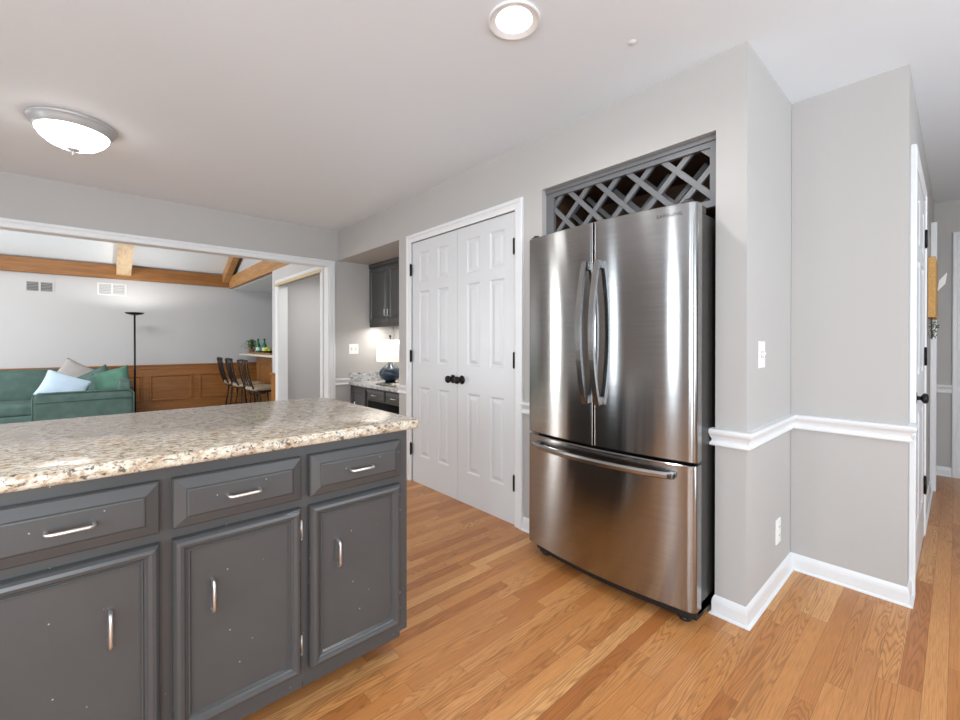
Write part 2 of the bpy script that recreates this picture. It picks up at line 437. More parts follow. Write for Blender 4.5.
w = MB(); w.box(XL, OPX, YH, YH + .12, OPZ, H); w.box(OPX, NKX + .1, YH, YH + .12, 0, H); w.box(XL, -2.3, YH, YH + .12, 0, H)
struct('wall_north', w, 'wall_paint')
def window(n, axis, at, a0, a1, z0, z1, bars=1):
    e = bpy.data.objects.new('window_%d' % n, None); COL.objects.link(e); e['kind'] = 'structure'
    f = MB()
    def bx(p, q, r, s_, d=.05):
        if axis == 'x': f.box(at - d, at + .015, p, q, r, s_)
        else: f.box(p, q, at - d, at + .015, r, s_)
    t = .07
    bx(a0 - t, a0, z0 - t, z1 + t, 0); bx(a1, a1 + t, z0 - t, z1 + t, 0); bx(a0, a1, z1, z1 + t, 0); bx(a0, a1, z0 - t, z0, 0)
    bx(a0, a0 + .04, z0, z1); bx(a1 - .04, a1, z0, z1); bx(a0, a1, z0, z0 + .04); bx(a0, a1, z1 - .04, z1)
    for k in range(bars): x = a0 + (a1 - a0) * (k + 1) / (bars + 1); bx(x - .02, x + .02, z0, z1)
    e.location = (0, 0, 0); f.build('window_frame', 'white_trim', e)
window(1, 'x', XL, 1.18, 1.46, .8, 2.1, 0); window(2, 'x', XL, 3.10, 3.40, .8, 2.1, 0)
window(7, 'x', XL, -1.3, .2, .8, 2.1, 1); window(3, 'y', YB, -2.05, -.15, .3, 2.2); window(4, 'y', YB, .95, 2.85, .3, 2.2)  # first of these is an extra unseen window, added for the west fill

# mouldings
BASE = [(0, 0), (.020, 0), (.020, .014), (.016, .019), (.010, .022), (.010, .066), (.008, .078), (.004, .088), (0, .094)]
RAIL = [(0, .748), (.016, .748), (.019, .754), (.016, .762), (.011, .768), (.011, .776), (.018, .790), (.028, .800), (.031, .810), (.026, .820), (0, .822)]
pp = [(XF + .02, NY0), (XF, NY0), (XF, Y1), (X2, Y1), (X2, Y3), (2.83, Y3)]
struct('baseboard_east', MB().sweep(pp, BASE, 1), 'white_trim')
struct('trim_1', MB().sweep(pp, RAIL, 1), 'white_trim')
struct('baseboard_pantry', MB().sweep([(XF, 1.832), (XF, NY1), (XF + .1, NY1)], BASE, 1), 'white_trim')
struct('trim_2', MB().sweep([(XF, 1.832), (XF, NY1), (XF + .05, NY1)], RAIL, 1), 'white_trim')
RN = [(o, z - .030) for o, z in RAIL]
struct('trim_3', MB().sweep([(XF, DY0), (XF, 3.192)], RAIL, 1), 'white_trim')
struct('trim_4', MB().sweep([(1.975, YH), (2.14, YH)], RN, 1), 'white_trim')
struct('baseboard_nook', MB().sweep([(1.975, YH), (2.14, YH)], BASE, 1), 'white_trim')
struct('baseboard_hall', MB().sweep([(3.80, Y3), (4.95, Y3)], BASE, 1), 'white_trim')
struct('baseboard_hall_end', MB().sweep([(XE, Y3), (XE, .035)], BASE, 1), 'white_trim')
struct('trim_14', MB().box(4.95, 5.03, .115, Y3, 0, 2.15, .004), 'white_trim')
struct('trim_5', MB().sweep([(XE, Y3), (XE, .035)], RAIL, 1), 'white_trim')

def casing(mb, o, u, v, n, w, h, t=.07, d=.018, legs=True):
    """three-sided casing around an opening w x h whose lower corner is o"""
    o, u, v, n = Vector(o), Vector(u), Vector(v), Vector(n)
    prof = [(0, 0), (0, d * .6), (.012, d * .75), (t * .55, d * .7), (t * .62, d), (t - .006, d), (t, d * .8), (t, 0)]
    pts = [(0, 0, -1, 0), (0, h, -1, 1), (w, h, 1, 1), (w, 0, 1, 0)]
    rows = [[mb.bm.verts.new(o + u * (a + su * q) + v * (b + sv * q) + n * r) for q, r in prof] for a, b, su, sv in pts]
    for A, B in zip(rows, rows[1:]):
        for k in range(len(prof) - 1): mb.bm.faces.new((A[k], A[k + 1], B[k + 1], B[k]))
    mb.bm.faces.new(rows[0]); mb.bm.faces.new(rows[-1])
    return mb
# pantry casing, family opening casing, hall door casings
struct('trim_6', casing(MB(), (XF, 3.122, 0), (0, -1, 0), (0, 0, 1), (-1, 0, 0), 1.224, 2.045, t=.066), 'white_trim')
c = casing(MB(), (-2.2, YH, 0), (1, 0, 0), (0, 0, 1), (0, -1, 0), 2.2 + 1.912, OPZ - .012, t=.062)
c.box(OPX - .016, OPX, YH, YH + .12, 0, OPZ); c.box(-2.3, OPX, YH, YH + .12, OPZ - .014, OPZ); c.box(-2.3, -2.2, YH, YH + .12, 0, OPZ)
struct('trim_7', c, 'white_trim')

def six_panel(mb, o, u, n, w, h, th, cols, rows):
    """door slab: o lower corner of the front face, u across, n towards the viewer; cols/rows = panel extents"""
    o, u, n = Vector(o), Vector(u), Vector(n); v = V(0, 0, 1); d = .009
    def P(a, b, c_=0): return o + u * a + v * b + n * c_
    # slab behind the face
    q = [P(0, 0, -d), P(w, 0, -d), P(w, h, -d), P(0, h, -d), P(0, 0, -th), P(w, 0, -th), P(w, h, -th), P(0, h, -th)]
    vs = [mb.bm.verts.new(p) for p in q]
    for f in ((0, 1, 2, 3), (7, 6, 5, 4), (0, 4, 5, 1), (1, 5, 6, 2), (2, 6, 7, 3), (3, 7, 4, 0)): mb.bm.faces.new([vs[i] for i in f])
    for (a, b, c_, e) in ((0, 0, w, 0), (w, 0, w, h), (w, h, 0, h), (0, h, 0, 0)): mb.quad(P(a, b), P(c_, e), P(c_, e, -d), P(a, b, -d))
    xs = sorted({0, w, *[k for c_ in cols for k in c_]}); zs = sorted({0, h, *[k for r in rows for k in r]})
    for i in range(len(xs) - 1):
        for j in range(len(zs) - 1):
            x0, x1, z0, z1 = xs[i], xs[i + 1], zs[j], zs[j + 1]
            if (x0, x1) in cols and (z0, z1) in rows:
                mb.panel(P(x0, z0), u, v, n, x1 - x0, z1 - z0, [(0, 0), (.004, -.004), (.012, -.0085), (.020, -.0085), (.042, -.002), (.046, -.0015)])
            else: mb.quad(P(x0, z0), P(x1, z0), P(x1, z1), P(x0, z1))
    return mb
ROWS = [(.232, .812), (1.012, 1.612), (1.69, 1.937)]
def knob(mb, c, n, r=.028, k=1.0):
    n = Vector(n); q = n.to_track_quat('Z', 'Y').to_matrix().to_4x4(); m = Matrix.Translation(Vector(c)) @ q @ Matrix.Diagonal((.9 if k < 1 else 1, .9 if k < 1 else 1, k, 1))
    mb.lathe((0, 0, 0), [(0, 0), (.032, 0), (.033, .004), (.029, .008), (.012, .010), (.010, .026), (.016, .032), (.026, .040), (r, .050), (.026, .060), (.015, .067), (0, .069)], 24, m)
    return mb
def hinge(mb, c, n, u, hh=.095):
    """barrel hinge with visible leaf, c = centre on the door edge"""
    c, n, u = Vector(c), Vector(n), Vector(u)
    mb.tube([c + n * .008 - V(0, 0, hh / 2), c + n * .008 + V(0, 0, hh / 2)], .007, 10)
    mb.tube([c + n * .008 - V(0, 0, hh / 2 + .006), c + n * .008 - V(0, 0, hh / 2)], .005, 10)
    mb.tube([c + n * .008 + V(0, 0, hh / 2), c + n * .008 + V(0, 0, hh / 2 + .006)], .005, 10)
    a = c + n * .002
    for sg in (1, -1): mb.bar(a + u * sg * .006 - V(0, 0, hh / 2), a + u * sg * .006 + V(0, 0, hh / 2), .010, .003, up=n)
    return mb
def pantry_door(n, y0, y1, knob_y, hinge_y, lab):
    e = bpy.data.objects.new('door_%d' % n, None); COL.objects.link(e); e.location = (XF, (y0 + y1) / 2, 0.008); e['kind'] = 'structure'; e['label'] = lab
    w_ = y1 - y0; c1 = (.108, .108 + .140); c2 = (w_ - .108 - .140, w_ - .108)
    six_panel(MB(), (XF + .006, y1, .010), (0, -1, 0), (-1, 0, 0), w_, 2.030, .035, [c1, c2], ROWS).build('door_slab', 'door_white', e)
    knob(MB(), (XF + .006, knob_y, .918), (-1, 0, 0)).build('knob', 'black_metal', e)
    for z in (.290, 1.08, 1.812):
        hinge(MB(), (XF - .006, hinge_y + (.004 if n == 2 else -.002), z), (-1, 0, 0), (0, 1, 0)).build('hinge', 'black_metal', e)
pantry_door(1, 2.504, 3.118, 2.555, 3.120, 'left white six-panel pantry door with black knob')
pantry_door(2, 1.900, 2.500, 2.448, 1.898, 'right white six-panel pantry door with black knob')
# hall door (closed, seen at a grazing angle)
e = bpy.data.objects.new('door_3', None); COL.objects.link(e); e.location = (3.12, Y3, 0); e['kind'] = 'structure'; e['label'] = 'white six-panel hall door with black knob'
six_panel(MB(), (2.90, Y3 - .012, .014), (1, 0, 0), (0, -1, 0), .835, 2.02, .011, [(.11, .36), (.475, .725)], ROWS).build('door_slab', 'door_white', e)
knob(MB(), (2.96, Y3 - .012, .925), (0, -1, 0), k=.66).build('knob', 'black_metal', e)
for z in (.33, 1.11, 1.82): hinge(MB(), (3.738, Y3 - .010, z), (0, -1, 0), (1, 0, 0), .10).build('hinge', 'black_metal', e)
struct('trim_8', casing(MB(), (2.895, Y3, 0), (1, 0, 0), (0, 0, 1), (0, -1, 0), .845, 2.05, t=.065, d=.02), 'white_trim')
# door at the hall end
e = bpy.data.objects.new('door_4', None); COL.objects.link(e); e.location = (XE, -.45, 0); e['kind'] = 'structure'; e['label'] = 'white door at the hall end'
six_panel(MB(), (XE - .006, -.039, .012), (0, -1, 0), (-1, 0, 0), .76, 2.03, .03, [(.11, .33), (.43, .65)], ROWS).build('door_slab', 'door_white', e)
struct('trim_9', casing(MB(), (XE, -.034, 0), (0, -1, 0), (0, 0, 1), (-1, 0, 0), .77, 2.09, t=.07, d=.02), 'white_trim')

# ------------------------------------------------------------------ family room shell
FY = 10.0
struct('floor_family_room', MB().box(-4, 4.2, YH + .12, FY, FL - .1, FL), 'carpet')
w = MB(); w.box(-4.1, 4.2, FY, FY + .1, FL, 5); struct('wall_family_far', w, 'family_paint')
struct('wall_family_west', wall_with_holes('x', -4.12, .12, YH + .12, FY, FL, 5, [(7.6, 8.5, .4, 2.2)], MB()), 'family_paint')
window(5, 'x', -4.0, 7.6, 8.5, .4, 2.2, 0)  # unseen window made up to carry the family room fill
w = MB(); w.box(-4.1, 2.06, YH + .06, YH + .12, H, 5); struct('wall_family_near', w, 'family_paint')
SX = 2.0; SY1, SY0 = 6.72, 5.1
w = MB(); w.box(SX, SX + .12, YH + .12, SY0, FL, 2.29); w.box(SX, SX + .12, SY1, 7.02, FL, 2.29); w.box(SX, SX + .12, SY0, SY1, 2.03, 2.29)
w.box(SX + .06, SX + .12, YH + .12, FY, 2.52, 5)
struct('wall_family_east', w, 'family_paint')
c = casing(MB(), (SX, SY0, FL), (0, 1, 0), (0, 0, 1), (-1, 0, 0), SY1 - SY0, 2.03 - FL, t=.09, d=.02)
c2_ = c; c.box(SX, SX + .125, SY1 - .015, SY1 + .0, FL, 2.03)
struct('trim_10', c, 'white_trim')
struct('trim_11', MB().box(SX - .03, SX + .02, SY0 - .06, SY1 + .10, 2.030, 2.072, .008), 'gold_trim')
area('side_hall_lamp', (2.7, 6.0, 2.28), (0, 0, 0), .3, .3, 14, (1, .96, .9))  # unseen light added to brighten the side hall
struct('wall_side_hall', MB().box(3.3, 3.4, YH + .12, 7.02, FL, 2.29), 'wall_paint')
w = MB(); w.box(SX + .12, 4.2, 7.0, 7.1, FL, 2.29); struct('wall_bar_near', w, 'family_paint')
struct('wall_bar_side', MB().box(4.1, 4.2, 7.1, FY, FL, 2.29), 'family_paint')
struct('ceiling_bar', MB().box(SX + .1, 4.2, YH + .12, FY, 2.29, 2.39), 'ceiling_paint')
# vaulted ceiling
SL = .42; RY = 7.35; Z0 = 2.56
zr = Z0 + SL * (FY - RY)
m = MB()
for (ya, za, yb, zb) in ((FY + .1, Z0 - SL * .1, RY, zr), (RY, zr, YH, zr - SL * (RY - YH))):
    p = [V(-4.1, ya, za), V(2.3, ya, za), V(2.3, yb, zb), V(-4.1, yb, zb)]; q = [a + V(0, 0, .1) for a in p]
    m.quad(*p); m.quad(*q)
    for i in range(4): m.quad(p[i], p[(i + 1) % 4], q[(i + 1) % 4], q[i])
struct('ceiling_vault', m, 'ceiling_paint')
area('skylight_daylight', (-1.0, 6.1, 3.0), (.4, 0, 0), 1.8, .9, 80, (1, .98, .96))  # fill light added under the vault to brighten the family room
m = MB()
for (a_, b_, c_, d_) in ((-1.98, -.02, 5.60, 5.66), (-1.98, -.02, 6.54, 6.60), (-1.98, -1.92, 5.66, 6.54), (-.08, -.02, 5.66, 6.54)): m.box(a_, b_, c_, d_, 2.98 + SL * (c_ - 5.6), 3.04 + SL * (c_ - 5.6))
struct('window_6', m, 'white_trim')  # made-up frame around the added vault light
o = MB().box(-4.0, SX, FY - .10, FY, 2.325, 2.555, .006).build('ceiling_beam', 'beam_wood_x'); tag(o, 'long horizontal wooden beam across the top of the far family room wall', 'beam')
o = MB().box(SX - .005, SX + .06, YH + .13, FY - .1, 2.29, 2.525, .006).build('ceiling_beam', 'beam_wood_y'); tag(o, 'wooden beam running along the right side wall toward the doorway', 'beam')
def rafter(x0, x1, label, mat='beam_wood_y'):
    m = MB(); d = .21
    def pt(y, dz): return (y, Z0 + SL * (FY - y) + dz)
    ya, yb = FY - .10, RY
    P = [pt(ya, -d), pt(yb, -d), pt(yb, 0), pt(ya, 0)]
    a = [m.bm.verts.new((x0, y, z)) for y, z in P]; b = [m.bm.verts.new((x1, y, z)) for y, z in P]
    m.bm.faces.new(a); m.bm.faces.new(b[::-1])
    for i in range(4): m.bm.faces.new((a[i], a[(i + 1) % 4], b[(i + 1) % 4], b[i]))
    tag(m.build('roof_rafter', mat), label, 'beam')
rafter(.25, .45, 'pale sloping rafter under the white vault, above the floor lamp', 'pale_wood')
rafter(1.885, 1.99, 'brown sloping rafter beside the right wall beam')

# wainscot on the far wall and the wall ends
def wains(mb, o, u, n, L, h, xs):
    o, u, n = Vector(o), Vector(u), Vector(n); v = V(0, 0, 1)
    mb.quad(o, o + u * L, o + u * L + v * h, o + v * h); mb.bm.faces.ensure_lookup_table()
    return mb
m = MB(); m.box(-4, 2.0 + 2.1, FY - .02, FY, FL, .755); m.box(-4, 4.1, FY - .055, FY, .755, .785, .005); m.box(-4, 4.1, FY - .035, FY, .70, .755, .004); m.box(-4, 4.1, FY - .035, FY, FL, FL + .13, .004)
x = -3.94
while x < 3.9:
    m.panel((x, FY - .0201, .10), (1, 0, 0), (0, 0, 1), (0, -1, 0), .68, .50, [(0, 0), (.005, .016), (.030, .018), (.040, .004), (.055, 0)], cap=True); x += .775
struct('trim_12', m, 'wainscot_wood')
m = MB(); m.box(SX - .012, SX + .13, 6.82, 7.035, FL, .70); m.box(SX - .03, SX + .14, 6.80, 7.05, .70, .735, .004)
struct('trim_13', m, 'wainscot_wood')

# ------------------------------------------------------------------ island
IY = 1.385; IX1 = .867
PROF_DRAWER = [(0, -.018), (0, 0), (.003, .004), (.028, .014), (.031, .018), (.034, .019)]
PROF_DOOR = [(0, -.018), (0, .0), (.002, .006), (.008, .013), (.016, .0155), (.024, .013), (.028, .008), (.032, .006), (.034, .009), (.037, .009), (.041, .001)]
def bar_pull(mb, c, along, n, L=.086):
    c, a, n = Vector(c), Vector(along), Vector(n); pts = []
    p = [c - a * L / 2 - n * .004, c - a * L / 2 + n * .018, c - a * (L / 2 - .003) + n * .024, c - a * (L / 2 - .010) + n * .027,
         c + a * (L / 2 - .010) + n * .027, c + a * (L / 2 - .003) + n * .024, c + a * L / 2 + n * .018, c + a * L / 2 - n * .004]
    mb.tube(p, .0042, 10)
    return mb
def base_unit(x0, x1, label, hinge_side, end_panel=False, group=None):
    e = empty('base_cabinet', ((x0 + x1) / 2, IY + .4, 0), label, 'cabinet', group)
    m = MB(); m.box(x0, x1 - (.0 if not end_panel else .018), IY + .02, 2.16, .118, .873)
    if end_panel: m.box(x1 - .018, x1, IY + .004, 2.16, .116, .873, .0015)
    m.build('carcass', 'cabinet_grey', e)
    # face frame
    dx0, dx1 = (x0 + .0135, x1 - .0135) if not end_panel else (x0 + .0135, x0 + .0135 + .328)
    f = MB(); fi = .012
    f.box(x0, dx0 + fi, IY, IY + .022, .118, .873); f.box(dx1 - fi, x1, IY, IY + .022, .118, .873)
    f.box(dx0 + fi, dx1 - fi, IY, IY + .022, .824, .873); f.box(dx0 + fi, dx1 - fi, IY, IY + .022, .662, .720); f.box(dx0 + fi, dx1 - fi, IY, IY + .022, .118, .170)
    f.build('face_frame', 'cabinet_grey', e)
    W = dx1 - dx0
    d = MB().panel((dx0, IY - .020, .705), (1, 0, 0), (0, 0, 1), (0, -1, 0), W, .132, PROF_DRAWER)
    d.box(dx0 + .01, dx1 - .01, IY - .003, IY + .35, .715, .83)
    dr = d.build('drawer', 'cabinet_grey', e)
    bar_pull(MB(), ((dx0 + dx1) / 2 + .0, IY - .038, .771), (1, 0, 0), (0, -1, 0), .080).build('handle', 'nickel', dr)
    dd = MB().panel((dx0, IY - .016, .157), (1, 0, 0), (0, 0, 1), (0, -1, 0), W, .519, PROF_DOOR)
    do = dd.build('door', 'cabinet_grey', e)
    hx = dx0 + .090 if hinge_side == 'R' else dx1 - .096
    bar_pull(MB(), (hx, IY - .016, .501), (0, 0, 1), (0, -1, 0), .082).build('handle', 'nickel', do)
    ex = dx1 + .004 if hinge_side == 'R' else dx0 - .004
    for z in (.602, .238):
        h_ = MB(); h_.tube([(ex, IY - .006, z - .027), (ex, IY - .006, z + .027)], .0035, 8); h_.box(ex - .0005, ex + .006, IY - .0025, IY, z - .026, z + .026)
        h_.tube([(ex, IY - .006, z - .031), (ex, IY - .006, z - .027)], .0045, 8); h_.tube([(ex, IY - .006, z + .027), (ex, IY - .006, z + .031)], .0045, 8)
        h_.build('hinge', 'nickel', do)
    t = MB().box(x0, x1 - (.06 if end_panel else 0), IY + .115, 2.10, 0, .118); t.box(x0, x1 - (.022 if end_panel else 0), IY + .012, IY + .034, .088, .1185, .003)
    t.build('toe_kick', 'cabinet_grey', e)
    return e
base_unit(.4855, IX1, 'grey island base cabinet at the right end, next to the open floor', 'R', True)
base_unit(.1305, .4855, 'grey island base cabinet in the middle with handle near left door edge', 'R')
base_unit(-.2245, .1305, 'grey island base cabinet cut by the left photo edge, handle near right door edge', 'L')
base_unit(-.5795, -.2245, 'grey island base cabinet beyond the left photo edge', 'R')
# worktop with eased edge and clipped rear corner
def slab(outline, z0, z1, r=.008):
    m = MB(); n = len(outline)
    cx = sum(p[0] for p in outline) / n; cy_ = sum(p[1] for p in outline) / n
    rows = []
    P = [Vector(p) for p in outline]
    for ins, z in ((r, z0), (r * .3, z0 + r * .3), (0, z0 + r), (0, z1 - r), (r * .3, z1 - r * .3), (r, z1)):
        ring = []
        for i in range(n):
            a, b, c_ = P[i - 1], P[i], P[(i + 1) % n]
            n1 = Vector((-(b - a).y, (b - a).x)).normalized(); n2 = Vector((-(c_ - b).y, (c_ - b).x)).normalized()
            mm = n1 + n2; mm = mm / mm.dot(n1); q = b + mm * ins; ring.append(m.bm.verts.new((q.x, q.y, z)))
        rows.append(ring)
    for A, B in zip(rows, rows[1:]):
        for k in range(n): m.bm.faces.new((A[k], A[(k + 1) % n], B[(k + 1) % n], B[k]))
    m.bm.faces.new(rows[0][::-1]); m.bm.faces.new(rows[-1]); return m
def rounded(pts, rads, seg=6):
    out = []; n = len(pts)
    for i in range(n):
        a, b, c_ = Vector(pts[i - 1]), Vector(pts[i]), Vector(pts[(i + 1) % n]); r = rads[i]
        if r == 0: out.append(tuple(b)); continue
        d1 = (a - b).normalized(); d2 = (c_ - b).normalized(); p0, p1 = b + d1 * r, b + d2 * r
        for k in range(seg + 1):
            t = k / seg; out.append(tuple(p0 * (1 - t) ** 2 + b * 2 * t * (1 - t) + p1 * t * t))
    return out
ol = rounded([(-.66, 1.337), (.898, 1.337), (.898, 2.235), (-.66, 2.235)], [.01, .022, .16, .01])
o = slab(ol, .873, .909, .010).build('countertop', 'granite_beige', smooth=True, angle=.9)
tag(o, 'beige speckled granite worktop on the grey island', 'countertop')

# ------------------------------------------------------------------ refrigerator
FXB = 1.865
fr = empty('refrigerator', (2.2, 1.155, .012), 'stainless french-door refrigerator with bottom freezer in the wall niche', 'refrigerator')
m = MB(); m.box(FXB, 2.66, .722, 1.588, .045, 1.742, .004); m.build('body', 'fridge_side', fr)
def front(y0, y1, z0, z1, name):
    """bowed front following one curve over the full fridge width; left and right edges rounded"""
    yc, hw = 1.155, .450; N = 26; ol_ = []; r = .022
    def bow(y): return 1.752 + .042 * ((y - yc) / hw) ** 2
    for i in range(N + 1):
        y = y0 + (y1 - y0) * i / N; x = bow(y)
        for edge, d in ((y0, y - y0), (y1, y1 - y)):
            rr = r if abs(edge - yc) > .3 else .005
            if d < rr: x += rr - math.sqrt(max(0, rr * rr - (rr - d) ** 2))
        ol_.append((x, y))
    # denser samples near ends
    for e_, sg in ((y0, 1), (y1, -1)):
        rr = r if abs(e_ - yc) > .3 else .005
        for k in (.03, .12, .3, .55, .8): y = e_ + sg * rr * k; ol_.append((bow(y) + rr - math.sqrt(max(0, rr * rr - (rr - rr * k) ** 2)), y))
    ol_.sort(key=lambda p: p[1])
    pts = ol_ + [(FXB - .008, y1), (FXB - .008, y0)]
    m = MB(); n = len(pts); rows = []
    for z, ins in ((z0, .004), (z0 + .004, 0), (z1 - .004, 0), (z1, .004)):
        rows.append([m.bm.verts.new((p[0] + (ins if i < len(ol_) else 0), p[1], z)) for i, p in enumerate(pts)])
    for A, B in zip(rows, rows[1:]):
        for k in range(n): f = m.bm.faces.new((A[k], A[(k + 1) % n], B[(k + 1) % n], B[k])); f.smooth = k < len(ol_) - 1
    m.bm.faces.new(rows[0][::-1]); m.bm.faces.new(rows[-1])
    return m.build(name, 'brushed_steel', fr, angle=.5)
dl = front(1.158, 1.605, .703, 1.765, 'left_door'); dr_ = front(.705, 1.150, .703, 1.765, 'right_door'); dz = front(.705, 1.605, .092, .690, 'freezer_drawer')
def bow_handle(y, z0, z1, parent, side):
    m = MB(); pts = []; N = 16
    for i in range(N + 1):
        t = i / N; z = z0 + (z1 - z0) * t; x = 1.752 - .020 - .052 * math.sin(math.pi * t) ** .8
        pts.append(V(x, y, z))
    for i in range(N):
        pass
    # rectangular section swept along the bow
    rows = []
    for i, p in enumerate(pts):
        t = (pts[min(i + 1, N)] - pts[max(i - 1, 0)]).normalized(); nx = t.cross(V(0, 1, 0)).normalized()
        rows.append([m.bm.verts.new(p + nx * a + V(0, b, 0)) for a, b in ((-.011, -.010), (-.011, .010), (-.006, .013), (.010, .013), (.010, -.013), (-.006, -.013))])
    for A, B in zip(rows, rows[1:]):
        for k in range(6): m.bm.faces.new((A[k], A[(k + 1) % 6], B[(k + 1) % 6], B[k]))
    m.bm.faces.new(rows[0]); m.bm.faces.new(rows[-1])
    m.box(1.728, 1.757, y - .012, y + .012, z0 - .001, z0 + .035, .002); m.box(1.728, 1.757, y - .012, y + .012, z1 - .035, z1 + .001, .002)
    m.build('handle', 'handle_steel', parent, angle=.5)
bow_handle(1.186, .905, 1.575, dl, 1); bow_handle(1.116, .905, 1.575, dr_, -1)
m = MB(); rows = []; N = 20
for i in range(N + 1):
    t = i / N; y = .775 + (1.54 - .775) * t; x = 1.752 + .042 * ((y - 1.155) / .45) ** 2 - .020 - .035 * math.sin(math.pi * t) ** .5; z = .645
    rows.append([m.bm.verts.new((x + a, y, z + b)) for a, b in ((-.010, -.009), (-.012, .004), (-.006, .014), (.010, .012), (.010, -.012), (-.004, -.014))])
for A, B in zip(rows, rows[1:]):
    for k in range(6): m.bm.faces.new((A[k], A[(k + 1) % 6], B[(k + 1) % 6], B[k]))
m.bm.faces.new(rows[0]); m.bm.faces.new(rows[-1])
m.box(1.74, 1.79, .775, .80, .636, .654, .002); m.box(1.74, 1.79, 1.515, 1.54, .636, .654, .002)
m.build('handle', 'handle_steel', dz, angle=.5)
for y in (.775, 1.535):
    m = MB(); m.lathe((1.875, y, .012), [(0, 0), (.024, 0), (.027, .004), (.027, .014), (.018, .018), (.012, .028), (0, .028)], 20); m.box(1.85, 1.91, y - .03, y + .03, .022, .040, .005); m.build('foot', 'black_plastic', fr)
m = MB(); m.prism([(1.765 + .042 * ((y_ - 1.155) / .45) ** 2 + .05, y_) for y_ in [.722 + .866 * k / 20 for k in range(21)]] + [(2.62, 1.588), (2.62, .722)], .035, .093); m.build('kick_grille', 'black_plastic', fr)
for y in (.745, 1.565):
    m = MB(); m.box(1.80, 1.95, y - .022, y + .022, 1.742, 1.775, .004); m.lathe((1.82, y, 1.765), [(0, 0), (.016, 0), (.016, .018), (0, .018)], 16); m.build('hinge_cover', 'fridge_side', fr)
# maker's lettering on the right door
cu = bpy.data.curves.new('txt', 'FONT'); cu.body = 'SAMSUNG'; cu.size = .019; cu.extrude = .0004; cu.align_x = 'CENTER'; cu.space_character = 1.25
to = bpy.data.objects.new('txt', cu); COL.objects.link(to); dg = bpy.context.evaluated_depsgraph_get()
me = bpy.data.meshes.new_from_object(to.evaluated_get(dg)); bpy.data.objects.remove(to)
yL = .805; xb = 1.752 + .042 * ((yL - 1.155) / .45) ** 2; sl = math.atan(2 * .042 * (yL - 1.155) / .45 ** 2)
me.transform(Matrix.Translation(V(xb - .0012, yL, 1.718)) @ Matrix.Rotation(-sl, 4, 'Z') @ Matrix.Rotation(-R90, 4, 'Z') @ Matrix.Rotation(R90, 4, 'X'))
me.transform(Matrix.Translation(-world_loc(dr_))); me.materials.append(M['logo_dark'])
lo = bpy.data.objects.new('brand_lettering', me); COL.objects.link(lo); lo.parent = dr_; lo['label'] = 'small dark lettering on the right door'

# ------------------------------------------------------------------ wine rack above the refrigerator
wr = empty('wine_rack', (2.3, 1.19, 1.80), 'grey diamond lattice wine rack built in above the refrigerator', 'wine rack')
RX = 2.05
m = MB(); m.box(RX - .005, RX + .02, NY0 + .002, .744, 1.80, 2.115); m.box(RX - .005, RX + .02, 1.625, NY1 - .002, 1.80, 2.115)
m.box(RX - .005, RX + .02, .744, 1.625, 2.067, 2.115); m.box(RX - .005, RX + .02, .744, 1.625, 1.80, 1.83); m.box(RX - .014, RX - .004, NY0 + .002, NY1 - .002, 2.092, 2.116, .002)
m.build('frame', 'rack_grey', wr)
def slats(x, w_, t_, y0, y1, z0, z1, name):
    P_ = .185
    for sg in (1, -1):
        # lines z = sg*(y - c)
        for k in range(-8, 16):
            c_ = (1.27 + P_ * k) - sg * 2.012      # line passes (1.27 + P k, 2.012)
            pts = []
            for (yy, zz) in ((y0, sg * (y0 - c_)), (y1, sg * (y1 - c_))):
                if z0 <= zz <= z1: pts.append((yy, zz))
            for zz in (z0, z1):
                yy = c_ + sg * zz
                if y0 < yy < y1: pts.append((yy, zz))
            if len(pts) < 2: continue
            a, b = sorted(pts)[0], sorted(pts)[-1]
            if abs(a[0] - b[0]) < .012: continue
            ey = .012; a = (a[0] - ey, a[1] - sg * ey); b = (b[0] + ey, b[1] + sg * ey)
            xx = x + (0 if sg > 0 else t_ * .5)
            MB().bar((xx, a[0], a[1]), (xx, b[0], b[1]), w_, t_, up=(1, 0, 0)).build(name, 'rack_grey', wr)
slats(RX + .012, .026, .016, .744, 1.625, 1.83, 2.067, 'lattice_slat')
slats(RX + .20, .024, .016, .744, 1.625, 1.83, 2.067, 'rear_lattice_slat')
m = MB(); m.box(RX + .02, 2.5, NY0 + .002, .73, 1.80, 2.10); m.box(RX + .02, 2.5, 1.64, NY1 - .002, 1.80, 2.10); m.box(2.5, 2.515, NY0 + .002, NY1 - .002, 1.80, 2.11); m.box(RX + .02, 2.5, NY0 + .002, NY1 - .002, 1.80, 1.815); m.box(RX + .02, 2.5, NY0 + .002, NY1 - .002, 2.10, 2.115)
m.build('box', 'rack_interior', wr)

